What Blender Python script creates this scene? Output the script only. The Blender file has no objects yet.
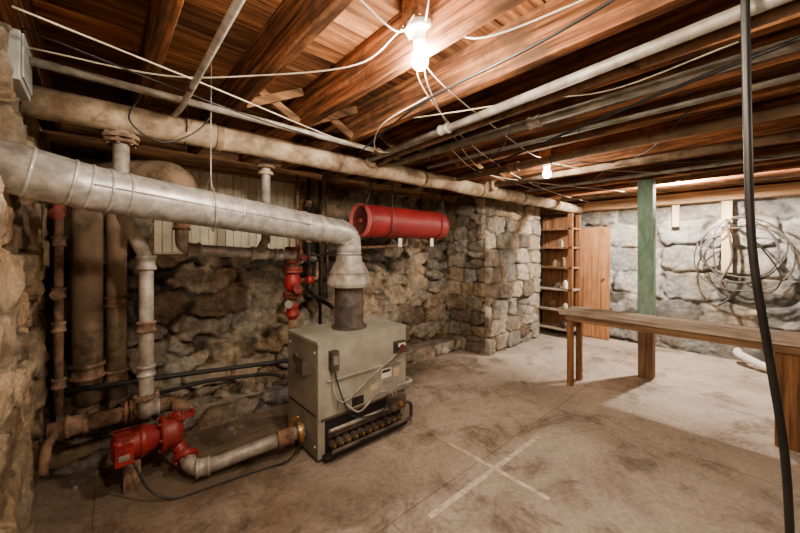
import bpy, math, random
import numpy as np
from mathutils import Vector, Matrix
random.seed(7)
H=1.4
def C(r,g,b):
    f=lambda v:(v/255/12.92) if v/255<=.04045 else ((v/255+.055)/1.055)**2.4
    return (f(r),f(g),f(b),1)
# ---------------------------------------------------------------- materials
def base(name):
    m=bpy.data.materials.new(name); m.use_nodes=True
    nt=m.node_tree; b=nt.nodes['Principled BSDF']; return m,nt,b
def N(nt,t,**k):
    n=nt.nodes.new(t)
    for a,v in k.items(): setattr(n,a,v)
    return n
def noise_mat(name,c1,c2,scale=8,rough=.6,metal=0,bump=.15,stretch=(1,1,1),detail=6,rnd=0,spec=None,c3=None,lo=.35,hi=.65,dirt=0,dirtc=None):
    m,nt,b=base(name); L=nt.links.new
    tc=N(nt,'ShaderNodeTexCoord'); mp=N(nt,'ShaderNodeMapping'); mp.inputs['Scale'].default_value=stretch
    L(tc.outputs['Object'],mp.inputs['Vector'])
    n=N(nt,'ShaderNodeTexNoise'); n.inputs['Scale'].default_value=scale; n.inputs['Detail'].default_value=detail; n.inputs['Roughness'].default_value=.65
    L(mp.outputs['Vector'],n.inputs['Vector'])
    cr=N(nt,'ShaderNodeValToRGB'); cr.color_ramp.elements[0].position=lo; cr.color_ramp.elements[1].position=hi
    cr.color_ramp.elements[0].color=c1; cr.color_ramp.elements[1].color=c2
    if c3:
        e=cr.color_ramp.elements.new((lo+hi)/2); e.color=c3
    L(n.outputs['Fac'],cr.inputs['Fac'])
    out=cr.outputs['Color']
    if dirt:
        n3=N(nt,'ShaderNodeTexNoise'); n3.inputs['Scale'].default_value=3.5; n3.inputs['Detail'].default_value=8; n3.inputs['Roughness'].default_value=.7
        L(tc.outputs['Object'],n3.inputs['Vector'])
        m3=N(nt,'ShaderNodeMapRange'); m3.inputs['From Min'].default_value=.48; m3.inputs['From Max'].default_value=.62; m3.inputs['To Max'].default_value=dirt
        L(n3.outputs['Fac'],m3.inputs['Value'])
        x=N(nt,'ShaderNodeMix',data_type='RGBA'); L(m3.outputs['Result'],x.inputs['Factor']); L(out,x.inputs[6]); x.inputs[7].default_value=dirtc or C(60,48,38); out=x.outputs[2]
    if rnd:
        oi=N(nt,'ShaderNodeObjectInfo'); mr=N(nt,'ShaderNodeMapRange'); mr.inputs['To Min'].default_value=1-rnd; mr.inputs['To Max'].default_value=1+rnd
        L(oi.outputs['Random'],mr.inputs['Value'])
        hs=N(nt,'ShaderNodeHueSaturation'); L(out,hs.inputs['Color']); L(mr.outputs['Result'],hs.inputs['Value']); out=hs.outputs['Color']
    L(out,b.inputs['Base Color'])
    b.inputs['Roughness'].default_value=rough; b.inputs['Metallic'].default_value=metal
    if spec is not None: b.inputs['Specular IOR Level'].default_value=spec
    if bump:
        bp=N(nt,'ShaderNodeBump'); bp.inputs['Strength'].default_value=bump; bp.inputs['Distance'].default_value=.01
        L(n.outputs['Fac'],bp.inputs['Height'])
        L(bp.outputs['Normal'],b.inputs['Normal'])
    return m
def emis(name,col,s):
    m,nt,b=base(name); b.inputs['Base Color'].default_value=col
    b.inputs['Emission Color'].default_value=col; b.inputs['Emission Strength'].default_value=s; return m
def stone_mat(name,bd=.05,lo=.4,hi=1.45):
    m,nt,b=base(name); L=nt.links.new
    at=N(nt,'ShaderNodeAttribute',attribute_name='Col'); tc=N(nt,'ShaderNodeTexCoord')
    def noise(s,d,r):
        n=N(nt,'ShaderNodeTexNoise'); n.inputs['Scale'].default_value=s; n.inputs['Detail'].default_value=d; n.inputs['Roughness'].default_value=r
        L(tc.outputs['Object'],n.inputs['Vector']); return n
    n=noise(9,12,.8)
    mr=N(nt,'ShaderNodeMapRange'); mr.inputs['From Min'].default_value=.34; mr.inputs['From Max'].default_value=.66; mr.inputs['To Min'].default_value=lo; mr.inputs['To Max'].default_value=hi
    L(n.outputs['Fac'],mr.inputs['Value'])
    mx=N(nt,'ShaderNodeVectorMath',operation='SCALE'); L(at.outputs['Color'],mx.inputs[0]); L(mr.outputs['Result'],mx.inputs['Scale'])
    n4=noise(2.7,6,.6); cr=N(nt,'ShaderNodeValToRGB'); cr.color_ramp.elements[0].position=.38; cr.color_ramp.elements[1].position=.62
    cr.color_ramp.elements[0].color=(1.0,.90,.78,1); cr.color_ramp.elements[1].color=(.95,1,1.03,1); L(n4.outputs['Fac'],cr.inputs['Fac'])
    mm=N(nt,'ShaderNodeVectorMath',operation='MULTIPLY'); L(mx.outputs['Vector'],mm.inputs[0]); L(cr.outputs['Color'],mm.inputs[1])
    L(mm.outputs['Vector'],b.inputs['Base Color']); b.inputs['Roughness'].default_value=.95
    b.inputs['Specular IOR Level'].default_value=.15
    n2=noise(16,12,.78); bp=N(nt,'ShaderNodeBump'); bp.inputs['Strength'].default_value=1; bp.inputs['Distance'].default_value=bd
    L(n2.outputs['Fac'],bp.inputs['Height'])
    vo=N(nt,'ShaderNodeTexVoronoi'); vo.inputs['Scale'].default_value=16; L(tc.outputs['Object'],vo.inputs['Vector'])
    b2=N(nt,'ShaderNodeBump'); b2.inputs['Strength'].default_value=.4; b2.inputs['Distance'].default_value=bd*.3; L(vo.outputs['Distance'],b2.inputs['Height']); L(bp.outputs['Normal'],b2.inputs['Normal'])
    L(b2.outputs['Normal'],b.inputs['Normal'])
    return m
STONE=stone_mat('rubble_stone',.055,.34,1.45); STONE2=stone_mat('dressed_stone',.036,.32,1.35)
WY=(22,1.2,22); WX=(1.2,22,22); WZ=(22,22,1.2)
joistM=noise_mat('joist_wood',C(50,34,25),C(172,116,74),1.6,.95,0,.35,WY,rnd=.45,c3=C(116,74,48),spec=.05,dirt=.75,dirtc=C(64,50,40))
woodX=noise_mat('wood_x',C(82,60,44),C(164,122,88),1.5,.9,0,.2,WX,spec=.1,dirt=.5)
woodZ=noise_mat('wood_z',C(88,60,42),C(152,108,74),1.5,.85,0,.2,WZ,spec=.1)
doorM=noise_mat('door_wood',C(138,90,56),C(186,134,90),1.2,.75,0,.1,WZ,spec=.15,dirt=.4,dirtc=C(120,84,60))
boardM=noise_mat('pale_board',C(176,146,108),C(216,190,152),1.5,.8,0,.1,WZ)
benchM=noise_mat('bench_wood',C(114,100,87),C(188,170,150),1.4,.95,0,.3,WY,spec=.08,dirt=.5,dirtc=C(100,86,74))
benchEdge=noise_mat('bench_edge',C(92,68,50),C(158,124,92),1.4,.9,0,.3,WY,spec=.1,dirt=.4,dirtc=C(90,72,58))
benchLeg=noise_mat('bench_leg',C(90,62,42),C(156,112,76),1.4,.9,0,.3,WZ,spec=.1)
galv=noise_mat('galvanized',C(150,148,145),C(210,206,200),18,.42,.5,.05,detail=3,dirt=.35,dirtc=C(126,114,102))
galvOld=noise_mat('galvanized_old',C(126,118,109),C(190,182,171),12,.55,.35,.15,dirt=.5,dirtc=C(108,90,74))
rustM=noise_mat('rusty_iron',C(66,50,42),C(154,124,102),14,.9,.1,.4,spec=.2,dirt=.55,dirtc=C(118,78,55))
wrapM=noise_mat('pipe_wrap',C(118,101,84),C(208,189,162),6,.95,0,.6,c3=C(174,153,128),spec=.1,dirt=.7,dirtc=C(110,86,67))
wrapD=noise_mat('pipe_wrap_dark',C(90,74,60),C(164,141,116),7,.9,0,.5,spec=.1,dirt=.55,dirtc=C(80,61,46))
blackM=noise_mat('black_iron',C(22,20,20),C(52,47,44),15,.6,.2,.1)
stackM=noise_mat('flue_black',C(44,38,35),C(108,94,84),9,.6,.3,.1)
redM=noise_mat('red_paint',C(120,20,22),C(174,36,36),7,.5,0,.08,dirt=.65,dirtc=C(92,36,30))
tankM=noise_mat('tank_red',C(112,22,28),C(164,38,42),3,.5,.05,.05,lo=.3,hi=.6,dirt=.55,dirtc=C(96,34,32))
tankIn=noise_mat('tank_end',C(60,20,20),C(112,46,44),6,.8,0,.1)
tankRing=noise_mat('tank_ring',C(160,64,66),C(192,96,94),6,.6,0,.1)
darkred=noise_mat('dark_red_rust',C(80,28,22),C(140,58,46),12,.7,.1,.2)
boilM=noise_mat('boiler_jacket',C(138,134,122),C(174,169,154),4,.55,.05,.03,dirt=.4,dirtc=C(126,114,98))
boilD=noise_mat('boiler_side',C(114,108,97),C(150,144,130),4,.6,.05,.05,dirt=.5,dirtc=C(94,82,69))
greenM=noise_mat('green_paint',C(104,136,118),C(146,176,156),5,.75,0,.15,stretch=(4,4,1),dirt=.45,dirtc=C(120,130,114),spec=.2)
whiteM=noise_mat('white_plastic',C(205,198,186),C(235,230,220),5,.5,0,0)
yelM=noise_mat('label_yellow',C(180,160,120),C(205,188,150),5,.6,0,0)
cableW=noise_mat('cable_white',C(176,164,142),C(222,210,190),5,.6,0,0)
cableK=noise_mat('cable_black',C(16,15,15),C(36,34,33),5,.45,0,0)
cableB=noise_mat('cable_brown',C(50,44,40),C(88,80,72),5,.6,0,0)
cableG=noise_mat('conduit_grey',C(116,112,105),C(168,162,152),9,.6,.25,.1,dirt=.5,dirtc=C(100,86,74))
panelM=noise_mat('cream_panel',C(178,168,144),C(220,212,190),3,.8,0,.1)
darkM=noise_mat('dark_inside',C(20,17,15),C(34,28,24),5,.8,0,0)
porc=noise_mat('porcelain',C(215,205,190),C(238,230,218),5,.3,0,0)
brassM=noise_mat('brass',C(140,100,50),C(190,150,90),9,.4,.7,.05)
tapeM=noise_mat('floor_tape',C(170,154,134),C(214,200,180),22,.9,0,.05,lo=.38,hi=.58)
greyBox=noise_mat('grey_box',C(140,142,136),C(168,170,164),4,.5,.2,0)
# ---------------------------------------------------------------- builder
class B:
    def __init__(s,name): s.n=name; s.v=[];s.f=[];s.mi=[];s.sm=[];s.mats=[]
    def mat(s,m):
        if m not in s.mats: s.mats.append(m)
        return s.mats.index(m)
    def add(s,vs,fs,m,smooth=False):
        o=len(s.v); s.v+= [tuple(v) for v in vs]; k=s.mat(m)
        for f in fs: s.f.append(tuple(o+i for i in f)); s.mi.append(k); s.sm.append(smooth)
    def box(s,a,b,m,M=None):
        x0,y0,z0=a;x1,y1,z1=b
        vs=[Vector(p) for p in [(x0,y0,z0),(x1,y0,z0),(x1,y1,z0),(x0,y1,z0),(x0,y0,z1),(x1,y0,z1),(x1,y1,z1),(x0,y1,z1)]]
        if M: vs=[M@v for v in vs]
        s.add(vs,[(0,3,2,1),(4,5,6,7),(0,1,5,4),(1,2,6,5),(2,3,7,6),(3,0,4,7)],m)
    def bar(s,p,q,w,t,m,up=(0,0,1)):
        p=Vector(p);q=Vector(q);d=(q-p).normalized();u=Vector(up)
        x=d.cross(u).normalized();y=x.cross(d)
        vs=[]
        for c in(p,q):
            for a,b in((-1,-1),(1,-1),(1,1),(-1,1)): vs.append(c+x*a*w/2+y*b*t/2)
        s.add(vs,[(0,1,2,3),(7,6,5,4),(0,4,5,1),(1,5,6,2),(2,6,7,3),(3,7,4,0)],m)
    def lathe(s,p,ax,prof,m,seg=28,smooth=True,caps=True):
        p=Vector(p);ax=Vector(ax).normalized()
        u=ax.orthogonal().normalized();w=ax.cross(u)
        vs=[]
        for t,r in prof:
            for i in range(seg):
                a=2*math.pi*i/seg; vs.append(p+ax*t+(u*math.cos(a)+w*math.sin(a))*r)
        fs=[]
        for j in range(len(prof)-1):
            for i in range(seg):
                k=(i+1)%seg; fs.append((j*seg+i,j*seg+k,(j+1)*seg+k,(j+1)*seg+i))
        s.add(vs,fs,m,smooth)
        if caps:
            o=len(s.v)-len(vs); n=len(prof); k=s.mat(m)
            s.f.append(tuple(o+i for i in range(seg))[::-1]);s.mi.append(k);s.sm.append(False)
            s.f.append(tuple(o+(n-1)*seg+i for i in range(seg)));s.mi.append(k);s.sm.append(False)
    def flange(s,p,ax,r,t,m,bolts=0):
        ax=Vector(ax).normalized(); p=Vector(p)-ax*t/2
        s.lathe(p,ax,[(0,r*.96),(t*.1,r),(t*.9,r),(t,r*.96)],m,28,False)
        if bolts:
            u=ax.orthogonal().normalized();w=ax.cross(u)
            for i in range(bolts):
                a=2*math.pi*(i+.5)/bolts; c=p+(u*math.cos(a)+w*math.sin(a))*r*.78
                s.lathe(c-ax*t*.5,ax,[(0,r*.12),(t*2,r*.12)],m,6,False)
    def coup(s,p,ax,r,m,l=None):
        l=l or r*1.6; ax=Vector(ax).normalized(); p=Vector(p)-ax*l/2
        s.lathe(p,ax,[(0,r*.9),(l*.06,r),(l*.2,r),(l*.25,r*.88),(l*.75,r*.88),(l*.8,r),(l*.94,r),(l,r*.9)],m,20)
    def sweep(s,pts,r,m,seg=14,fil=None,nf=6,smooth=True):
        pts=[Vector(p) for p in pts]
        if fil:
            out=[pts[0]]
            for i in range(1,len(pts)-1):
                a,b,c=pts[i-1],pts[i],pts[i+1]
                l=min(fil,(a-b).length*.49,(c-b).length*.49)
                s0=b+(a-b).normalized()*l;s1=b+(c-b).normalized()*l
                for k in range(nf+1):
                    t=k/nf; out.append(s0*(1-t)**2+b*2*t*(1-t)+s1*t*t)
            out.append(pts[-1]); pts=out
        d=(pts[1]-pts[0]).normalized(); u=d.orthogonal().normalized(); vs=[];n=len(pts)
        for i,p in enumerate(pts):
            if i==0:t=pts[1]-p
            elif i==n-1:t=p-pts[i-1]
            else:t=(pts[i+1]-p).normalized()+(p-pts[i-1]).normalized()
            t.normalize(); u=(u-t*u.dot(t)).normalized(); w=t.cross(u)
            rr=r if not callable(r) else r(i/(n-1))
            for k in range(seg):
                a=2*math.pi*k/seg; vs.append(p+(u*math.cos(a)+w*math.sin(a))*rr)
        fs=[(j*seg+i,j*seg+(i+1)%seg,(j+1)*seg+(i+1)%seg,(j+1)*seg+i) for j in range(n-1) for i in range(seg)]
        fs+= [tuple(range(seg))[::-1],tuple((n-1)*seg+i for i in range(seg))]
        s.add(vs,fs,m,smooth)
    def cable(s,pts,r,m,seg=8,sub=8):
        P=[Vector(p) for p in pts]; P=[P[0]*2-P[1]]+P+[P[-1]*2-P[-2]]; out=[]
        for i in range(1,len(P)-2):
            for k in range(sub):
                t=k/sub;a,b,c,d=P[i-1:i+3]
                out.append(.5*((2*b)+(c-a)*t+(2*a-5*b+4*c-d)*t*t+(3*b-a-3*c+d)*t**3))
        out.append(P[-2]); s.sweep(out,r,m,seg)
    def done(s,bev=0):
        me=bpy.data.meshes.new(s.n); me.from_pydata(s.v,[],s.f)
        for m in s.mats: me.materials.append(m)
        me.polygons.foreach_set('material_index',s.mi); me.polygons.foreach_set('use_smooth',s.sm)
        me.update(); o=bpy.data.objects.new(s.n,me); bpy.context.collection.objects.link(o)
        if bev:
            md=o.modifiers.new('bevel','BEVEL'); md.width=bev; md.segments=2; md.limit_method='ANGLE'; md.angle_limit=math.radians(50)
        return o
# ---------------------------------------------------------------- stone walls
def vnoise(x,y,seed):
    rs=np.random.RandomState(seed); T=rs.rand(64,64)
    xi=np.floor(x).astype(int);yi=np.floor(y).astype(int);fx=x-xi;fy=y-yi
    fx=fx*fx*(3-2*fx);fy=fy*fy*(3-2*fy)
    g=lambda a,b:T[a%64,b%64]
    return (g(xi,yi)*(1-fx)+g(xi+1,yi)*fx)*(1-fy)+(g(xi,yi+1)*(1-fx)+g(xi+1,yi+1)*fx)*fy
def fbm(x,y,seed,o=4):
    r=0;a=.5
    for k in range(o): r=r+a*vnoise(x*2**k,y*2**k,seed+k);a*=.5
    return r/(1-.5**o)
def stone(name,patches,step=.02,mat=None):
    V=[];F=[];COL=[]
    for p in patches:
        W,Hh,cw,ch,seed=p['W'],p['H'],p['cw'],p['ch'],p['seed']
        rs=np.random.RandomState(seed)
        nu=int(W/step)+1;nv=int(Hh/step)+1
        U,Vv=np.meshgrid(np.linspace(0,W,nu),np.linspace(0,Hh,nv)); u=U.ravel();v=Vv.ravel()
        wa=p.get('warp',.1)
        uw=u+wa*(fbm(u*6,v*6,seed+3)-.5)*1.3; vw=v+wa*(fbm(u*6+9,v*6+5,seed+5)-.5)*1.1
        S=[]
        for j in range(-1,int(Hh/ch)+2):
            off=rs.rand(); i=-1.0
            while i<W/cw+1:
                i+=.55+.9*rs.rand()
                S.append(((i+off-.5)*cw,(j+.5+(rs.rand()-.5)*p.get('jv',.5))*ch))
                if rs.rand()<p.get('split',.18): S.append(((i+off-.5)*cw,(j+1.0)*ch))
        S=np.array(S);n=len(S)
        F1=np.empty_like(u);F2=np.empty_like(u);I=np.empty(len(u),int)
        for k in range(0,len(u),4000):
            du=np.abs(uw[k:k+4000,None]-S[None,:,0])/cw;dv=np.abs(vw[k:k+4000,None]-S[None,:,1])/ch
            D=(du**4+dv**4)**(1/4); ii=np.argpartition(D,1,axis=1)[:,:2]
            r=np.arange(len(D));a=D[r,ii[:,0]];b=D[r,ii[:,1]];sw=a>b
            I[k:k+4000]=np.where(sw,ii[:,1],ii[:,0]);F1[k:k+4000]=np.minimum(a,b);F2[k:k+4000]=np.maximum(a,b)
        e=F2-F1; sm=lambda a,b,x:(lambda t:t*t*(3-2*t))(np.clip((x-a)/(b-a),0,1))
        j=p.get('joint',.15); s=sm(.02,j,e)
        hi=.25+.75*rs.rand(n); tilt=(rs.rand(n,2)-.5)
        amp=p['amp']
        rid=1-np.abs(2*fbm(u*7,v*7,seed+61)-1)*1.6
        h=s*amp*(hi[I]+.9*tilt[I,0]*(uw-S[I,0])/cw+.9*tilt[I,1]*(vw-S[I,1])/ch)+ (rid-.6)*amp*.35*p.get('rough',1)+(fbm(u*22,v*22,seed+17,3)-.5)*.03*p.get('rough',1)
        pal=np.array([c[:3] for c in p['pal']]); pc=pal[rs.randint(0,len(pal),n)]*(.65+.6*rs.rand(n,1))
        mort=np.array(p['mort'][:3])
        s2=sm(.03,j*.8,e)[:,None]
        col=pc[I]*s2+mort*(1-s2)
        gr=(1-s)*sm(.45,.6,fbm(u*5,v*5,seed+71)); col=col*(1-.65*gr[:,None]); h=h-gr*amp*.4
        pl=p.get('plaster',0)
        if pl:
            mk=sm(1-pl-.04,1-pl+.04,fbm(u*2.6+3,v*3.2+1,seed+23,6))
            pcx=np.array(p['plc'][:3]); col=col*(1-mk[:,None])+pcx*mk[:,None]*(.7+.6*fbm(u*6,v*6,seed+31)[:,None])
            h=h*(1-.6*mk)+mk*amp*.4
        if p.get('dirt'):
            g=(.55+.9*fbm(u*1.1,v*1.3,seed+41))*(1-p['dirt']*(1-fbm(u*3,v*3,seed+43)))
            col=col*g[:,None]
        if p.get('taper'):
            t=sm(0,.03,np.minimum(u,W-u)); h=h*t
        for (u0,u1,v0,v1,dp) in p.get('holes',[]):
            ins=(u>u0)&(u<u1)&(v>v0)&(v<v1); h=np.where(ins,-dp,h); col=np.where(ins[:,None],col*.6,col)
        o=np.array(p['o']);ud=np.array(p['u']);nd=np.array(p['n'])
        P=o+u[:,None]*ud+v[:,None]*np.array((0,0,1))+h[:,None]*nd
        base=len(V); V+=P.tolist(); COL.append(col)
        flip=np.dot(np.cross(ud,(0,0,1)),nd)<0
        a=(np.arange(nv-1)[:,None]*nu+np.arange(nu-1)[None,:]).ravel()+base
        q=np.stack([a,a+1,a+nu+1,a+nu],1)
        if flip:q=q[:,::-1]
        F+=q.tolist()
    me=bpy.data.meshes.new(name);me.from_pydata(V,[],F)
    ca=me.color_attributes.new('Col','FLOAT_COLOR','POINT')
    c=np.concatenate(COL);c=np.concatenate([np.clip(c,0,1),np.ones((len(c),1))],1)
    ca.data.foreach_set('color',c.astype(np.float32).ravel())
    me.materials.append(mat or STONE); me.polygons.foreach_set('use_smooth',[True]*len(F)); me.update()
    ob=bpy.data.objects.new(name,me);bpy.context.collection.objects.link(ob);return ob
palB=[C(174,156,134),C(134,118,102),C(194,176,154),C(116,106,95),C(156,134,110),C(178,170,160),C(144,120,96)]
palG=[C(190,186,178),C(164,160,153),C(200,196,188),C(144,140,133),C(178,166,148),C(174,172,168)]
JB=2.17
XW=6.05; YW=3.28; XL=-.31
stone('wall_left',[dict(o=(XL,YW,0),u=(0,-1,0),n=(1,0,0),W=YW+2.5,H=JB,cw=.34,ch=.24,seed=5,amp=.07,pal=[C(208,178,148),C(190,168,142),C(216,194,164),C(160,138,115)],mort=C(172,150,126),plaster=.5,plc=C(216,190,158),dirt=.15)],.018)
stone('wall_back',[dict(o=(XL,YW,0),u=(1,0,0),n=(0,-1,0),W=XW-XL,H=JB,cw=.36,ch=.21,seed=11,amp=.09,pal=palB,mort=C(132,118,102),plaster=.46,plc=C(190,174,152),dirt=.45,warp=.16,holes=[(.62,1.85,1.36,2.12,.14)])],.015)
stone('wall_right',[dict(o=(XW,YW,0),u=(0,-1,0),n=(-1,0,0),W=YW+2.5,H=2.06,cw=.66,ch=.36,seed=23,amp=.06,pal=palG,mort=C(204,200,192),plaster=.40,plc=C(204,200,192),dirt=.5,joint=.14,jv=.2,rough=.75,split=.08,warp=.09)],.018,STONE2)
stone('wall_front',[dict(o=(XL,-2.5,0),u=(1,0,0),n=(0,1,0),W=XW-XL,H=JB,cw=.5,ch=.3,seed=31,amp=.06,pal=palG,mort=C(150,140,126))],.05)
cp=dict(H=JB,cw=.36,ch=.235,amp=.055,pal=[C(186,172,154),C(160,146,130),C(202,190,172),C(138,126,112),C(176,156,130),C(180,174,164)],mort=C(150,138,122),joint=.11,warp=.075,jv=.3,taper=True,dirt=.3,rough=.75,plaster=.25,plc=C(182,168,148),split=.14)
stone('stone_chimney',[dict(cp,o=(3.82,3.26,0),u=(0,-1,0),n=(-1,0,0),W=.66,seed=41,cw=.26,ch=.19),
  dict(cp,o=(3.82,2.6,0),u=(1,0,0),n=(0,-1,0),W=1.48,seed=53,holes=[(.72,1.12,.40,.68,.16)]),
  dict(cp,o=(5.30,2.6,0),u=(0,1,0),n=(1,0,0),W=.66,seed=47,cw=.26)],.013,STONE)
# ---------------------------------------------------------------- floor
m,nt,b=base('concrete_floor');L=nt.links.new
tc=N(nt,'ShaderNodeTexCoord')
def nz(s,d,r,dist=0):
    n=N(nt,'ShaderNodeTexNoise');n.inputs['Scale'].default_value=s;n.inputs['Detail'].default_value=d;n.inputs['Roughness'].default_value=r;n.inputs['Distortion'].default_value=dist
    L(tc.outputs['Object'],n.inputs['Vector']);return n
def ramp(n,stops):
    cr=N(nt,'ShaderNodeValToRGB');e=cr.color_ramp.elements
    e[0].position,e[0].color=stops[0];e[1].position,e[1].color=stops[-1]
    for p_,c_ in stops[1:-1]: x=e.new(p_);x.color=c_
    L(n,cr.inputs['Fac']);return cr.outputs['Color']
def mixm(a,b_,fac=1,bt='MULTIPLY'):
    x=N(nt,'ShaderNodeMix',data_type='RGBA',blend_type=bt); x.inputs['Factor'].default_value=fac
    L(a,x.inputs[6]);L(b_,x.inputs[7]);return x.outputs[2]
c0=ramp(nz(.9,10,.62,.3).outputs['Fac'],[(.3,C(138,126,113)),(.45,C(174,160,145)),(.6,C(196,182,166)),(.7,C(166,150,133))])
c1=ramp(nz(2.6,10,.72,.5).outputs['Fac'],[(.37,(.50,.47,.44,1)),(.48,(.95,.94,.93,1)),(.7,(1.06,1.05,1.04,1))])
c2=ramp(nz(34,8,.7).outputs['Fac'],[(.34,(.76,.75,.74,1)),(.66,(1.1,1.1,1.1,1))])
edge=ramp(nz(1.7,6,.55,1.2).outputs['Fac'],[(.485,(1,1,1,1)),(.5,(.84,.81,.78,1)),(.515,(1,1,1,1))])
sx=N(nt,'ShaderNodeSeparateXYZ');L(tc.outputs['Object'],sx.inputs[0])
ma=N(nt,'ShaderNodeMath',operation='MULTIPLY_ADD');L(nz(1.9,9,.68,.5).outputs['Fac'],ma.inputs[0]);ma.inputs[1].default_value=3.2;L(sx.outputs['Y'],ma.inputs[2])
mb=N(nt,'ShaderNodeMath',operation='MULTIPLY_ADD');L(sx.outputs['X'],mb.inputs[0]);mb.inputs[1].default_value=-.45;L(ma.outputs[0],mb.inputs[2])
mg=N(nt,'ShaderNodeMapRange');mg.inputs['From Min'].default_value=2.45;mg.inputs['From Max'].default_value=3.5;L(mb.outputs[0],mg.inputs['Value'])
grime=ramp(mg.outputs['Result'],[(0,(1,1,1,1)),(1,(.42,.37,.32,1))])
bk=N(nt,'ShaderNodeTexBrick');bk.inputs['Scale'].default_value=1;bk.inputs['Mortar Size'].default_value=.005;bk.inputs['Brick Width'].default_value=1.9;bk.inputs['Row Height'].default_value=1.35;bk.offset=.4
bk.inputs['Color1'].default_value=(1,1,1,1);bk.inputs['Color2'].default_value=(.91,.905,.90,1);bk.inputs['Mortar'].default_value=(.68,.65,.62,1)
wv=N(nt,'ShaderNodeVectorMath',operation='ADD');wn=nz(2,3,.5);ws=N(nt,'ShaderNodeVectorMath',operation='SCALE');L(wn.outputs['Color'],ws.inputs[0]);ws.inputs['Scale'].default_value=.05
L(tc.outputs['Object'],wv.inputs[0]);L(ws.outputs['Vector'],wv.inputs[1]);L(wv.outputs['Vector'],bk.inputs['Vector'])
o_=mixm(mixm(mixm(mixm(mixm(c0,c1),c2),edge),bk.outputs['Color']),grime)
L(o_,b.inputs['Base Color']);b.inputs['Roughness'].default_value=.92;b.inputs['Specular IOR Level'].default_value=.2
bp=N(nt,'ShaderNodeBump');bp.inputs['Strength'].default_value=.4;bp.inputs['Distance'].default_value=.012;L(nz(18,10,.7).outputs['Fac'],bp.inputs['Height']);L(bp.outputs['Normal'],b.inputs['Normal'])
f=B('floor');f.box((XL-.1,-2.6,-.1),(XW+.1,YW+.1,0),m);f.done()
t=B('floor_tape_cross');t.bar((1.885,.86,.001),(1.893,1.60,.001),.032,.002,tapeM);t.bar((1.29,1.222,.0015),(2.46,1.208,.0015),.034,.002,tapeM);t.done()
# ---------------------------------------------------------------- ceiling
c=B('ceiling')
y=-2.6
pl=[noise_mat('subfloor_%d'%i,C(*[int(v*s) for v in (84,54,36)]),C(*[int(v*s) for v in (212,150,98)]),1.5,.9,0,.2,WX,c3=C(*[int(v*s) for v in (160,102,62)]),spec=.08,dirt=.45,dirtc=C(84,62,46)) for i,s in enumerate((.6,.85,1.05,.75))]
while y<YW+.1:
    x=XL-.1-random.random()*2
    while x<XW+.1:
        l=random.uniform(1.6,3.2); x2=min(x+l,XW+.1)
        c.box((max(x,XL-.1),y,2.39+random.uniform(0,.004)),(x2,y+.184,2.42),pl[random.randint(0,3)]); x+=l+.003
    y+=.19
c.box((XL-.1,-2.6,2.425),(XW+.1,YW+.1,2.44),darkM)
c.done()
xs=[-.225]+[.17+.395*i for i in range(15)]
for x in xs:
    j=B('ceiling_joist'); w=.052 if abs(x-4.515)>.05 else .1
    j.box((x-w/2,-2.55,JB+random.uniform(0,.01)),(x+w/2,YW+.05,2.388),joistM); j.done(.003)
rb=B('trim_rim_joist');rb.box((XL,YW-.03,JB),(XW,YW+.03,2.388),woodX);rb.box((XL,YW-.16,JB-.07),(XW,YW+.02,JB),woodX);rb.done()
sl=B('trim_sill_plate');sl.box((XW-.16,-2.5,2.03),(XW+.08,YW,JB),noise_mat('sill_wood',C(136,102,72),C(198,160,120),1.5,.85,0,.2,WY));sl.box((XW-.04,-2.5,JB),(XW+.02,YW,2.388),joistM);sl.done(.004)
br=B('cross_bridging')
for i in range(2,12):
    a=xs[i]+.03;bb=xs[i+1]-.03;yy=1.95
    br.bar((a,yy,2.20),(bb,yy,2.37),.02,.045,woodX); br.bar((a,yy+.05,2.37),(bb,yy+.05,2.20),.02,.045,woodX)
br.done()
w=B('window_1')
w.box((.3,YW+.10,1.36),(1.55,YW+.12,2.12),panelM)
for i in range(18): w.box((.315+i*.068,YW+.085,1.38),(.315+i*.068+.058,YW+.10,2.10),panelM)
w.box((.28,YW-.02,1.32),(1.57,YW+.1,1.37),woodX);w.box((.28,YW-.02,2.09),(1.57,YW+.1,2.14),woodX)
w.box((.28,YW-.02,1.37),(.32,YW+.1,2.1),woodX);w.box((1.53,YW-.02,1.37),(1.57,YW+.1,2.1),woodX);w.done(.003)
# ---------------------------------------------------------------- boiler
X0,X1,Y0,Y1,ZT=1.06,1.83,2.0,2.46,.795
b=B('boiler')
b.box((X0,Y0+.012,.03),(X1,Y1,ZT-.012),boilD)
b.box((X0-.006,Y0-.004,ZT-.014),(X1+.006,Y1+.006,ZT+.006),boilM)
b.box((X0,Y0-.006,.28),(X1,Y0+.012,ZT-.016),boilM)
b.box((X0,Y0-.002,.03),(X0+.05,Y0+.012,.28),boilM);b.box((X1-.05,Y0-.002,.03),(X1,Y0+.012,.28),boilM)
b.box((X0+.05,Y0+.006,.04),(X1-.05,Y0+.02,.28),darkM)
b.box((X0+.06,Y0-.022,.525),(X1-.05,Y0-.006,.535),boilM)
b.box((X0+.02,Y0-.012,.275),(X1-.02,Y0-.006,.29),stackM)
b.box((X0+.03,Y0-.05,.035),(X1-.02,Y0+.0,.055),blackM)
for i in range(11):
    x=X0+.09+i*.058
    b.lathe((x,Y0-.055,.115),(0,1,0),[(0,.012),(0,.024),(.06,.024)],stackM,14)
    b.lathe((x,Y0-.068,.115),(0,1,0),[(0,.010),(.02,.010)],brassM,8)
b.box((X0+.06,Y0-.03,.16),(X1-.04,Y0-.018,.20),stackM)
b.sweep([(X0+.06,Y0-.07,.085),(X1+.0,Y0-.07,.085),(X1+.0,Y0-.07,.2),(X1-.1,Y0-.07,.24)],.013,stackM,fil=.03)
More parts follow.
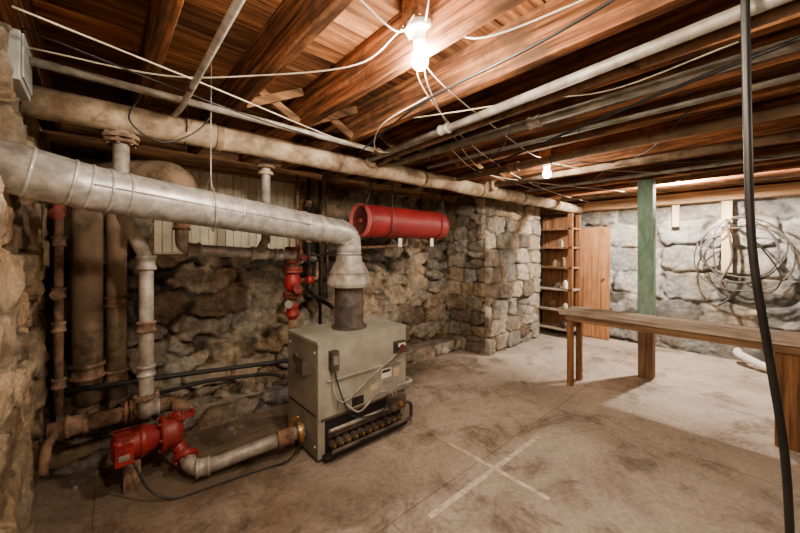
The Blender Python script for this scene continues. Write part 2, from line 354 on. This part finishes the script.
b.sweep([(X0+.06,Y0-.045,.215),(X1-.22,Y0-.045,.215)],.012,galvOld)
b.box((X1-.21,Y0-.10,.205),(X1-.08,Y0-.01,.30),stackM);b.lathe((X1-.145,Y0-.125,.25),(0,1,0),[(0,.016),(.025,.02)],brassM,14)
b.sweep([(X1-.145,Y0-.055,.3),(X1-.145,Y0-.055,.36),(X1+.03,Y0-.055,.36),(X1+.03,Y0+.1,.36)],.014,galvOld,fil=.03)
b.box((1.135,Y0-.055,.60),(1.19,Y0-.006,.73),stackM); b.box((1.145,Y0-.06,.645),(1.18,Y0-.055,.70),cableG)
b.box((1.70,Y0-.05,.60),(1.80,Y0-.006,.69),stackM); b.lathe((1.75,Y0-.058,.645),(0,1,0),[(0,.026),(.01,.03)],darkred,16);b.box((1.715,Y0-.054,.655),(1.785,Y0-.05,.68),whiteM)
b.box((1.20,Y0-.03,.33),(1.30,Y0-.006,.40),greyBox)
b.box((1.58,Y0-.0085,.43),(1.68,Y0-.006,.50),whiteM); b.box((1.59,Y0-.009,.47),(1.67,Y0-.0086,.49),blackM)
b.box((1.70,Y0-.0085,.42),(1.76,Y0-.006,.48),yelM); b.box((1.60,Y0-.0085,.38),(1.70,Y0-.006,.415),cableG)
b.box((1.48,Y0-.0085,.37),(1.55,Y0-.006,.41),yelM)
b.box((1.32,Y0-.0085,.30),(1.42,Y0-.006,.36),darkM)
b.cable([(1.16,Y0-.03,.6),(1.155,Y0-.03,.5),(1.17,Y0-.05,.42),(1.24,Y0-.05,.38),(1.4,Y0-.05,.46),(1.6,Y0-.05,.56),(1.72,Y0-.04,.61)],.007,galvOld)
b.cable([(1.25,Y0-.03,.35),(1.35,Y0-.06,.28),(1.5,Y0-.06,.36),(1.62,Y0-.06,.34),(1.66,Y0-.06,.28)],.007,galvOld)
b.cable([(1.16,Y0-.03,.61),(1.22,Y0-.05,.40),(1.3,Y0-.06,.26),(1.5,Y0-.07,.22),(1.62,Y0-.06,.26)],.005,cableK)
b.box((1.02,2.14,.55),(X0,2.24,.66),stackM); b.lathe((1.06,2.32,.62),(-1,0,0),[(0,.035),(.012,.035)],stackM,16)
b.box((X0-.004,Y0+.03,.30),(X0,Y1-.03,.31),darkM)
for z in(.1,.72):
    for yy in(2.04,2.42): b.lathe((X0-.006,yy,z),(1,0,0),[(0,.008),(.008,.01)],galv,8)
for x in(X0+.04,X1-.08):
    for yy in(Y0+.03,Y1-.07): b.box((x,yy,0),(x+.04,yy+.04,.035),blackM)
fx,fy=1.45,2.23
b.lathe((fx,fy,ZT),(0,0,1),[(0,.135),(.02,.135),(.022,.112),(.36,.108)],stackM,32)
b.lathe((fx,fy,1.12),(0,0,1),[(0,.165),(.025,.172),(.03,.165),(.10,.150),(.105,.155),(.115,.148),(.20,.10),(.235,.098)],galvOld,32)
b.done(.004)
d=B('vent_duct')
path=[(XL+.01,1.845,1.71),(-.02,1.90,1.655),(1.05,2.14,1.56),(1.36,2.205,1.535)]
path+= [(1.41,2.22,1.515),(1.443,2.228,1.475),(1.45,2.23,1.42),(1.45,2.23,1.34)]
d.sweep(path,.094,galv,30)
def seam(t0,seg,r=.0985,w=.012):
    a=Vector(path[seg]);b2=Vector(path[seg+1]);p=a.lerp(b2,t0);ax=(b2-a).normalized();d.lathe(p-ax*w/2,ax,[(0,r-.004),(w*.3,r),(w*.7,r),(w,r-.004)],galv,30)
for t0,sg in((.35,0),(.75,0),(.93,0),(.04,1),(.1,1),(.55,1),(.97,1),(.3,2),(.95,2),(.5,4),(.6,6)): seam(t0,sg)
d.sweep([(-.02,1.803,1.66),(1.05,2.043,1.565)],.004,galv,6)
d.cable([(.43,1.95,2.39),(.43,1.96,1.8),(.43,1.90,1.70),(.44,1.90,1.60),(.45,2.0,1.50),(.45,2.11,1.60),(.43,2.08,1.72),(.43,1.97,1.78)],.003,galvOld,6)
d.done()
# ---------------------------------------------------------------- heating mains
p=B('insulated_main_pipe')
ZP=2.06
pp=[(XL+.05,2.2,ZP)]+[(x,2.2+random.uniform(-.006,.006),ZP+random.uniform(-.006,.006)) for x in np.arange(.1,5.8,.3)]+[(XW-.06,2.2,ZP)]
p.sweep(pp,lambda t:.073-.006*t+.003*math.sin(t*80),wrapM,20)
for x in(.5,1.3,2.2,3.1,4.0,5.0): p.lathe((x,2.2,ZP),(1,0,0),[(0,.075),(.003,.079),(.035,.079),(.038,.075)],wrapD,20)
for x in(.35,1.6,3.2,4.8): p.sweep([(x,2.2,ZP-.085),(x,2.2-.086,ZP),(x,2.2-.06,2.3)],.004,blackM,6);
p.done()
p=B('steam_riser_pipe')
p.sweep([(.08,2.2,2.02),(.08,2.2,1.60),(.19,2.31,1.36),(.19,2.31,.50),(.19,2.55,.46)],.034,galvOld,18,fil=.06)
p.flange((.08,2.2,1.965),(0,0,1),.075,.02,wrapD,6);p.flange((.08,2.2,1.94),(0,0,1),.07,.016,rustM,6)
p.coup((.08,2.2,1.62),(0,0,1),.048,galvOld,.08);p.coup((.19,2.31,1.33),(0,0,1),.048,galvOld,.08);p.coup((.19,2.31,.98),(0,0,1),.046,rustM,.06);p.flange((.19,2.31,.60),(0,0,1),.06,.02,rustM,4)
p.coup((.19,2.31,.74),(0,0,1),.045,galvOld,.06)
p.done()
p=B('return_pipe')
p.sweep([(.86,2.2,ZP),(.86,2.37,ZP),(.86,2.37,1.45)],.03,galvOld,16,fil=.04)
p.flange((.86,2.37,1.98),(0,0,1),.06,.03,wrapD);p.flange((.86,2.37,1.93),(0,0,1),.05,.02,wrapM)
p.sweep([(.86,2.37,1.47),(.86,2.5,1.385)],.03,galvOld,16)
p.sweep([(.385,2.5,1.60),(.385,2.5,1.405),(1.13,2.5,1.36)],.037,galv,18,fil=.06)
p.coup((.385,2.5,1.56),(0,0,1),.05,rustM,.07);p.coup((.45,2.5,1.40),(1,0,0),.05,galvOld,.08);p.coup((.86,2.5,1.376),(1,0,0),.05,galvOld,.12);p.coup((1.0,2.5,1.365),(1,0,0),.048,galvOld,.06)
p.done()
p=B('insulated_elbow_pipe')
p.sweep([(-.1,3.0,1.86),(.12,2.72,1.87),(.385,2.5,1.86),(.385,2.5,1.60)],.095,wrapD,20,fil=.14)
p.done()
p=B('valve_riser_pipe')
vx,vy=1.13,2.54
p.sweep([(vx,vy,1.42),(vx,vy,.3),(vx+.1,vy-.03,.3)],.03,rustM,16,fil=.05)
p.coup((vx,vy,1.36),(0,0,1),.06,darkred,.13)
p.flange((vx,vy,1.26),(0,0,1),.078,.022,darkred,4);p.flange((vx,vy,1.235),(0,0,1),.078,.022,darkred,4)
p.lathe((vx,vy,1.08),(0,0,1),[(0,.04),(.03,.06),(.08,.066),(.13,.05),(.15,.04)],redM,20)
p.flange((vx,vy,1.065),(0,0,1),.074,.022,darkred,4);p.flange((vx,vy,1.04),(0,0,1),.074,.022,darkred,4)
p.coup((vx,vy,.93),(0,0,1),.05,redM,.1);p.lathe((vx,vy,.86),(0,0,1),[(0,.035),(.05,.035)],redM,16)
p.sweep([(vx,vy,1.16),(vx+.22,vy+.02,1.16),(vx+.22,vy+.02,1.3)],.014,rustM,10,fil=.02)
p.lathe((vx+.1,vy-.04,1.16),(1,0,0),[(0,.03),(.05,.03)],redM,14)
p.lathe((vx-.02,vy-.14,1.11),(0,1,0),[(0,.035),(.012,.035),(.014,.01),(.1,.01)],darkred,14)
p.lathe((vx-.07,vy-.09,.99),(0,1,0),[(0,.03),(.02,.032)],cableG,18)
p.done()
p=B('vertical_main_pipe')
p.sweep([(-.06,2.98,.42),(-.06,2.98,1.98)],.078,wrapD,20)
p.coup((-.06,2.98,1.70),(0,0,1),.088,wrapD,.06);p.coup((-.06,2.98,.62),(0,0,1),.09,rustM,.1)
p.sweep([(.085,3.0,.40),(.085,3.0,1.95)],.055,wrapD,20);p.coup((.085,3.0,1.05),(0,0,1),.066,rustM,.08);p.coup((.085,3.0,.55),(0,0,1),.066,rustM,.08)
p.sweep([(-.06,2.98,.44),(-.06,2.98,.28),(.30,2.98,.28)],.05,rustM,16,fil=.06)
p.done()
p=B('gas_pipe')
p.sweep([(-.18,2.8,.44),(-.18,2.8,1.72),(-.05,2.86,1.78)],.022,rustM,12,fil=.04)
for z in(.62,.95,1.15,1.45,1.66): p.coup((-.18,2.8,z),(0,0,1),.034,darkred if z in(1.66,) else rustM,.06)
p.lathe((-.18,2.74,1.60),(0,-1,0),[(0,.012),(.05,.012),(.052,.035),(.064,.035)],darkred,14)
p.lathe((-.18,2.74,1.15),(0,-1,0),[(0,.012),(.05,.012),(.052,.03),(.064,.03)],rustM,14)
p.sweep([(-.21,2.88,.36),(-.21,2.88,1.6)],.014,blackM,10)
p.done()
p=B('horizontal_iron_pipe')
p.sweep([(-.2,2.90,.54),(.35,2.90,.50),(1.25,2.90,.42),(1.5,2.88,.40)],.017,blackM,12,fil=.05)
p.sweep([(.2,2.86,.40),(.6,2.86,.42),(1.0,2.7,.42),(1.06,2.55,.42)],.014,blackM,12,fil=.1)
p.sweep([(-.22,2.7,.39),(.34,2.7,.38),(.39,2.66,.38),(.39,2.56,.38)],.046,rustM,16,fil=.06)
p.coup((-.1,2.7,.39),(1,0,0),.062,rustM,.1);p.flange((.12,2.7,.385),(1,0,0),.075,.02,rustM,6);p.flange((.145,2.7,.385),(1,0,0),.075,.02,rustM,6);p.coup((.25,2.7,.383),(1,0,0),.06,galvOld,.08)
p.sweep([(-.18,2.68,.39),(-.21,2.55,.37),(-.22,2.5,.25)],.022,rustM,14,fil=.05)
p.done()
p=B('black_iron_pipe')
p.sweep([(1.52,3.05,2.10),(1.52,3.05,1.0),(1.52,2.6,.9)],.02,blackM,12,fil=.05)
p.sweep([(1.66,3.08,2.10),(1.66,3.08,.5)],.016,blackM,12)
p.sweep([(1.38,3.0,2.10),(1.38,3.0,1.3),(1.24,2.75,1.3)],.014,rustM,12,fil=.04)
p.sweep([(1.75,3.1,2.1),(1.75,3.1,.9)],.012,rustM,10)
for z in(1.85,1.5,1.2): p.coup((1.52,3.05,z),(0,0,1),.032,rustM,.06)
p.coup((1.66,3.08,1.3),(0,0,1),.03,blackM,.06)
p.sweep([(1.52,3.05,1.35),(1.66,3.06,1.35),(1.84,2.85,1.42)],.013,blackM,10,fil=.04)
p.lathe((1.40,2.93,1.33),(0,-1,0),[(0,.03),(.03,.03)],redM,12)
p.done()
p=B('circulator_pump')
py,pz=2.53,.265
p.lathe((.045,py,pz),(1,0,0),[(0,.045),(.006,.07),(.02,.088),(.03,.092),(.045,.092),(.047,.086),(.13,.086),(.135,.093),(.155,.093),(.16,.086),(.2,.07),(.235,.05),(.26,.05)],redM,28)
for i in range(10):
    a=2*math.pi*i/10; cy,cz=math.cos(a)*.088,math.sin(a)*.088
    p.bar((.055,py+cy,pz+cz),(.13,py+cy,pz+cz),.006,.012,redM)
p.box((.06,py-.145,pz-.05),(.14,py-.07,pz+.04),redM)
p.box((.075,py-.148,pz-.02),(.125,py-.145,pz+.01),cableG)
p.lathe((.27,py,pz),(1,0,0),[(0,.07),(.01,.105),(.03,.11),(.034,.09),(.075,.098),(.11,.085),(.125,.045)],redM,28)
for i in range(6):
    a=2*math.pi*i/6; p.lathe((.262,py+math.cos(a)*.092,pz+math.sin(a)*.092),(1,0,0),[(0,.01),(.045,.01)],darkred,6,False)
p.sweep([(.345,py,pz+.05),(.39,2.54,.36)],.045,redM,16);p.flange((.39,2.54,.345),(0,.2,1),.075,.03,redM,4)
p.sweep([(.345,py,pz-.04),(.39,py-.07,.13)],.04,redM,16);p.flange((.395,py-.09,.125),(0,-.7,-.6),.068,.03,redM,4)
p.box((.1,py-.04,0),(.18,py+.04,.175),rustM)
p.done(.003)
p=B('boiler_supply_pipe')
p.sweep([(.395,2.44,.13),(.42,2.36,.075),(.52,2.325,.075),(1.05,2.165,.17)],.042,galvOld,18,fil=.07)
p.coup((.47,2.335,.078),(1,-.25,0),.056,galvOld,.08);p.coup((.93,2.2,.148),(1,-.3,.15),.058,rustM,.1);p.flange((1.02,2.17,.165),(1,-.3,.15),.07,.03,brassM)
p.cable([(.97,2.19,.19),(.97,2.19,.25),(1.0,2.15,.28)],.012,brassM)
p.done()
p=B('pump_wiring')
p.cable([(.14,2.38,.22),(.20,2.32,.08),(.30,2.26,.01),(.45,2.23,.008),(.62,2.21,.008),(.8,2.18,.008),(.92,2.13,.03),(1.0,2.11,.12)],.006,cableK);p.done()
deb=noise_mat('debris',C(84,72,62),C(150,134,116),11,.95,0,.6)
stone('stone_footing',[dict(o=(XL+.05,3.0,0),u=(1,0,0),n=(0,-1,0),W=4.0,H=.16,cw=.4,ch=.2,seed=77,amp=.05,pal=palB,mort=C(120,108,92),dirt=.3)],.02)
st=B('rubble_debris')
for i in range(14):
    x=random.uniform(-.2,.1) if i%2 else random.uniform(.3,1.0);yv=random.uniform(2.74,2.88);r=random.uniform(.01,.028);z=-.004
    st.lathe((x,yv,z),(random.uniform(-.3,.3),random.uniform(-.3,.3),1),[(0,r),(r*.5,r*random.uniform(.8,1.1)),(r*1.1,r*.6),(r*1.3,r*.2)],deb,random.randint(5,8),False)
st.done(.004)
lg=B('concrete_ledge')
lg.box((XL+.05,3.01,.0),(3.7,YW-.06,.155),deb)
for i in range(40):
    x=random.uniform(-.15,2.2);yv=random.uniform(3.06,3.16);r=random.uniform(.02,.08)
    lg.lathe((x,yv,.15),(random.uniform(-.3,.3),random.uniform(-.3,.3),1),[(0,r),(r*.5,r*random.uniform(.8,1.1)),(r*1.1,r*.6),(r*1.3,r*.2)],deb,random.randint(5,8),False)
lg.done(.01)
# ---------------------------------------------------------------- expansion tank
t=B('expansion_tank')
tx,ty,tz=1.93,2.74,1.69
t.lathe((tx,ty,tz),(1,0,0),[(0,.163),(.02,.163),(1.10,.163),(1.15,.15),(1.18,.11),(1.195,.04)],tankM,40)
t.lathe((tx-.012,ty,tz),(1,0,0),[(.011,.0),(.010,.06),(.004,.11),(-.004,.137)],tankIn,40,caps=False)
t.lathe((tx-.012,ty,tz),(1,0,0),[(-.004,.137),(-.028,.148),(-.036,.158),(-.028,.168),(.012,.166)],tankRing,40,caps=False)
t.lathe((tx-.004,ty,tz),(-1,0,0),[(0,.02),(.03,.02)],tankRing,12)
for x in(tx+.25,tx+1.0):
    t.cable([(x,ty-.165,2.3),(x,ty-.168,tz),(x,ty-.12,tz-.125),(x,ty,tz-.17),(x,ty+.12,tz-.125),(x,ty+.168,tz),(x,ty+.165,2.3)],.006,blackM,6)
t.sweep([(tx+.6,ty,tz-.16),(tx+.6,ty,1.45),(tx+.0,ty+.1,1.42)],.015,rustM,10,fil=.03)
t.box((tx+.33,ty-.17,tz-.26),(tx+.38,ty-.168,tz-.17),whiteM);t.box((tx+.80,ty-.17,tz-.25),(tx+.85,ty-.168,tz-.16),whiteM)
t.done()
# ---------------------------------------------------------------- post, bench, shelf, door
p=B('support_post');px_,py_=4.5,.98;hw=.07
p.box((px_-hw,py_-hw,.56),(px_+hw,py_+hw,JB),greenM);p.box((px_-hw+.003,py_-hw+.003,0),(px_+hw-.003,py_+hw-.003,.56),noise_mat('post_base',C(92,68,50),C(140,108,80),1.5,.85,0,.2,WZ));p.done(.006)
t=B('work_bench')
for a in(0,.2): t.box((3.56+a,-1.2,.735),(3.755+a,1.53,.775),benchM)
t.box((3.585,-1.1,.675),(3.61,1.5,.735),benchEdge);t.box((3.9,-1.1,.675),(3.925,1.5,.735),benchEdge)
t.box((3.585,1.47,.675),(3.925,1.495,.735),benchEdge)
t.box((3.61,1.42,0),(3.67,1.47,.735),benchLeg);t.box((3.84,1.42,0),(3.90,1.47,.735),benchLeg)
t.box((3.61,-.12,0),(3.65,.03,.735),benchLeg);t.box((3.86,-.12,0),(3.90,.03,.735),benchLeg);t.box((3.65,-.06,.15),(3.86,-.03,.25),benchLeg)
t.done(.004)
s=B('storage_shelf')
sx0,sx1,sy0,sy1=5.50,5.80,2.18,2.72
for x in(sx0,sx1): 
    for yv in(sy0,sy1): s.box((x-.02,yv-.035,0),(x+.02,yv+.035,1.97),woodZ)
for z in(.12,.42,.75,1.10,1.42,1.72): s.box((sx0-.02,sy0-.03,z),(sx1+.03,sy1+.03,z+.03),benchM if z<1 else woodX)
s.box((sx1+.02,sy0-.03,.1),(sx1+.035,sy1+.03,1.95),woodZ)
for (yv,z,r,h,mm) in((2.30,.78,.04,.13,whiteM),(2.42,.78,.035,.09,cableG),(2.34,1.13,.04,.15,wrapD),(2.46,1.13,.035,.11,whiteM),(2.5,.45,.045,.12,rustM),(2.3,.45,.04,.09,panelM),(2.38,1.45,.04,.12,panelM),(2.32,.15,.05,.12,stackM)):
    s.lathe((5.6,yv,z),(0,0,1),[(0,r),(h*.7,r),(h*.85,r*.6),(h,r*.6)],mm,16)
s.done(.003)
d=B('door_1')
M=Matrix.Translation((5.87,1.76,0))@Matrix.Rotation(math.radians(1.5),4,'Y')
for i in range(4): d.box((0,i*.126,.01),(.032,i*.126+.122,1.76),doorM,M)
for z in(.2,1.5): d.box((.032,.02,z),(.05,.48,z+.09),doorM,M)
d.lathe(M@Vector((-.03,.07,.95)),(1,0,0),[(0,.014),(.015,.018),(.022,.008),(.03,.008)],stackM,14)
d.done(.003)
w=B('wooden_backboard');w.box((XW-.14,.40,1.12),(XW-.085,.50,2.02),boardM);w.box((XW-.13,.92,1.72),(XW-.09,1.0,2.02),boardM);w.lathe((XW-.14,.45,1.78),(-1,0,0),[(0,.012),(.07,.012)],blackM,8);w.done(.003)
w=B('coiled_cable')
pts=[];cy,cz=.36,1.40
for i in range(62):
    a=2*math.pi*i/16+1.4; k=i//16
    r=.35+.05*math.sin(i*.37)+.05*(k%2)
    pts.append((XW-.19-.008*k-.01*math.sin(i),cy+math.cos(a)*r*(.8+.09*k)+.03*math.sin(i*.9),cz+math.sin(a)*r*(1.12-.13*(k%3))))
w.cable(pts,.008,cableB,6,4)
w.cable([(XW-.21,.45,1.77),(XW-.21,.40,1.3),(XW-.21,.50,1.0),(XW-.21,.42,.82),(XW-.21,.52,.70)],.013,cableB)
w.cable([(XW-.21,.45,1.77),(XW-.21,.2,1.5),(XW-.21,.0,1.1),(XW-.21,.1,.9),(XW-.21,.3,1.0)],.009,cableK)
w.done()
w=B('drain_pipe');w.sweep([(XW-.1,.35,.14),(XW-.25,.35,.14),(XW-.4,.1,.06),(XW-.45,-.3,.05)],.045,whiteM,16,fil=.08);w.done()
w=B('hanging_cable')
w.cable([(1.385,-.025,.0),(1.382,-.022,.3),(1.376,-.016,.65),(1.364,-.005,.88),(1.334,.022,1.13),(1.302,.05,1.40),(1.291,.058,1.7),(1.287,.063,2.07),(1.285,.065,2.2)],.0095,cableK,12)
w.done()
# ---------------------------------------------------------------- ceiling pipes
def cp_(name,pts,r,m,cps=()):
    p=B(name);p.sweep(pts,r,m,14,fil=.06)
    for q,ax,mm in cps:p.coup(q,ax,r*1.4,mm,r*3.2)
    p.done()
cp_('overhead_water_pipe',[(1.56,2.10,2.10),(1.27,-2.4,2.12)],.022,galvOld,[((1.5,1.3,2.103),(0,1,0),galvOld)])
cp_('overhead_water_pipe',[(1.64,2.10,2.07),(1.64,1.95,2.10),(1.37,-2.4,2.12)],.018,rustM)
cp_('overhead_water_pipe',[(1.78,2.10,2.10),(1.80,-2.4,2.12)],.024,cableG,[((1.79,.9,2.105),(0,1,0),galvOld)])
cp_('overhead_water_pipe',[(1.87,2.10,2.12),(1.90,-2.4,2.13)],.014,rustM)
cp_('overhead_water_pipe',[(2.62,2.10,2.10),(2.60,-2.4,2.11)],.030,wrapD,[((2.61,1.5,2.10),(0,1,0),rustM)])
cp_('overhead_water_pipe',[(3.2,2.10,2.11),(3.22,-2.4,2.10)],.028,wrapD)
cp_('overhead_water_pipe',[(3.35,2.10,2.13),(3.36,-2.4,2.13)],.018,galvOld)
cp_('overhead_conduit',[(XL+.08,1.92,2.13),(1.55,1.95,2.12),(1.75,1.98,2.12)],.017,galvOld,[((1.5,1.948,2.12),(1,0,0),rustM)])
cp_('overhead_conduit',[(.29,2.08,2.10),(.30,1.95,2.10),(.29,-.6,2.13)],.013,galvOld,[((.295,1.7,2.105),(0,1,0),rustM)])
cp_('overhead_conduit',[(2.2,2.10,2.14),(2.25,-2.4,2.14)],.014,cableG)
cp_('overhead_conduit',[(4.0,2.10,2.14),(4.0,-2.4,2.14)],.016,cableG)
cp_('overhead_conduit',[(5.0,2.10,2.13),(5.0,-2.4,2.13)],.03,wrapD)
f=B('pipe_tee_fitting');f.sweep([(1.60,2.2,2.09),(1.62,2.5,2.09),(1.62,2.9,2.09)],.04,rustM,16);f.coup((1.57,2.14,2.09),(0,1,0),.05,wrapD,.08);f.done()
f=B('pipe_tee_fitting');f.sweep([(3.2,2.12,2.1),(3.2,2.2,2.08)],.05,wrapM,16);f.coup((3.2,2.10,2.1),(0,1,0),.06,wrapM,.1);f.done()
g=B('electrical_box');g.box((XL+.06,1.78,2.0),(XL+.10,2.02,2.35),greyBox);g.box((XL+.10,1.8,2.02),(XL+.107,2.0,2.33),greyBox);g.done(.004)
# cables
w=B('electrical_wiring')
def wz(pts,r=.0033,m=cableW): w.cable([(a,b_,c_) for a,b_,c_ in pts],r,m,6,8)
wz([(.90,.99,2.27),(1.15,1.02,2.155),(1.9,1.18,2.15),(2.5,1.29,2.15),(2.87,1.36,2.19)])
wz([(.97,.99,2.27),(1.15,1.12,2.155),(2.0,1.45,2.13),(3.2,1.75,2.125),(4.4,1.92,2.13),(5.8,2.0,2.15)])
wz([(1.0,.97,2.27),(1.2,1.12,2.15),(2.3,1.7,2.14),(3.0,1.9,2.13),(4.0,2.0,2.14)])
wz([(.87,.90,2.27),(.76,.88,2.155),(.45,.80,2.15),(.0,.7,2.15),(-.2,.66,2.15)])
wz([(.90,.87,2.27),(.78,.75,2.155),(.5,.42,2.15),(.3,.2,2.15)])
wz([(.97,.87,2.27),(1.02,.7,2.155),(1.1,.3,2.15),(1.2,-.3,2.15)])
wz([(.89,.99,2.27),(.78,1.15,2.155),(.5,1.5,2.15),(.2,1.75,2.145),(-.2,1.85,2.15)])
wz([(1.35,1.4,2.16),(1.4,1.1,2.12),(1.6,.8,2.14),(1.72,.5,2.12),(1.72,.1,2.15)])
wz([(2.99,1.4,2.19),(3.3,1.15,2.13),(3.8,.9,2.14),(4.4,.6,2.15)])
wz([(1.9,1.6,2.14),(2.6,1.8,2.10),(3.6,1.7,2.12),(5.0,1.3,2.14)])
wz([(-.2,1.55,2.14),(.4,1.7,2.13),(1.1,1.85,2.10),(1.9,2.05,2.12)],.0035)
wz([(-.2,1.7,2.15),(.5,1.8,2.09),(1.2,2.0,2.12),(1.4,2.08,2.14)],.0035,cableK)
wz([(2.60,2.1,2.13),(2.45,1.9,2.06),(2.1,1.1,2.06),(1.8,.35,2.07),(1.62,-.3,2.09)],.008,cableK)
wz([(1.35,1.95,2.08),(1.2,1.2,2.13),(1.15,.5,2.13),(1.05,-.1,2.15)],.006,cableK)
wz([(1.75,1.0,2.14),(1.8,1.1,2.02),(1.85,1.25,1.98),(2.0,1.4,2.04),(2.1,1.5,2.14)],.003,cableK)
wz([(2.15,.8,2.14),(2.3,.9,2.0),(2.5,1.1,2.02),(2.6,1.2,2.13)],.003,cableK)
wz([(.17,2.02,2.17),(.1,1.98,2.0),(.22,1.98,1.92),(.36,2.0,2.0),(.45,2.0,2.12)],.004,cableK)
wz([(1.66,2.1,2.15),(1.75,2.35,1.92),(1.72,2.4,1.78),(1.8,2.5,1.92),(2.0,2.5,2.13)],.004,cableK)
wz([(1.2,1.15,2.15),(1.15,1.45,2.08),(1.35,1.75,2.05),(1.7,1.9,2.14)],.0035)
wz([(3.0,1.2,2.15),(3.4,.6,2.10),(3.8,.2,2.12),(4.3,-.2,2.15)],.005,cableB)
wz([(2.3,.3,2.15),(2.8,.6,2.08),(3.3,1.0,2.10),(3.9,1.3,2.15)],.004,cableK)
w.done()
# ---------------------------------------------------------------- lamps
def lamp(x,y,ztop,name,power):
    l=B(name)
    l.lathe((x,y,ztop),(0,0,-1),[(0,.055),(.02,.058),(.028,.05),(.035,.03),(.06,.028),(.075,.026)],porc,28)
    l.lathe((x,y,ztop-.07),(0,0,-1),[(0,.013),(.012,.015),(.03,.024),(.05,.031),(.068,.033),(.085,.028),(.098,.014),(.101,.003)],power,24)
    l.box((x-.05,y-.05,ztop),(x+.05,y+.05,2.385),woodX)
    return l.done()
def bm(name,s,col=(1,.84,.65,1)): return emis(name,col,s)
lamp(.93,.93,2.27,'bulb_or_fill',bm('bulb_a',1700))
lamp(2.93,1.36,2.20,'bulb_or_fill',bm('bulb_b',800))
lamp(5.11,.80,2.365,'bulb_or_fill',bm('bulb_c',10500,(1,.89,.76,1)))
lamp(.36,.25,2.20,'bulb_or_fill',bm('fill_e',1500))  # added fill, unseen above the frame, brightens the left side and near floor
lamp(1.9,-1.3,2.20,'bulb_or_fill',bm('fill_d',500))  # added fill lamp, unseen behind the camera, lifts the front floor
# ---------------------------------------------------------------- camera
cam=bpy.data.cameras.new('camera');co=bpy.data.objects.new('camera',cam);bpy.context.collection.objects.link(co)
co.location=(0,0,H);co.rotation_euler=(math.radians(90),0,math.radians(-41.6))
cam.sensor_width=36;cam.lens=338/800*36;cam.shift_y=-16.5/800;cam.clip_start=.03
bpy.context.scene.camera=co
wd=bpy.data.worlds.new('world');bpy.context.scene.world=wd;wd.use_nodes=True
wd.node_tree.nodes['Background'].inputs[0].default_value=(1,.85,.7,1);wd.node_tree.nodes['Background'].inputs[1].default_value=.0
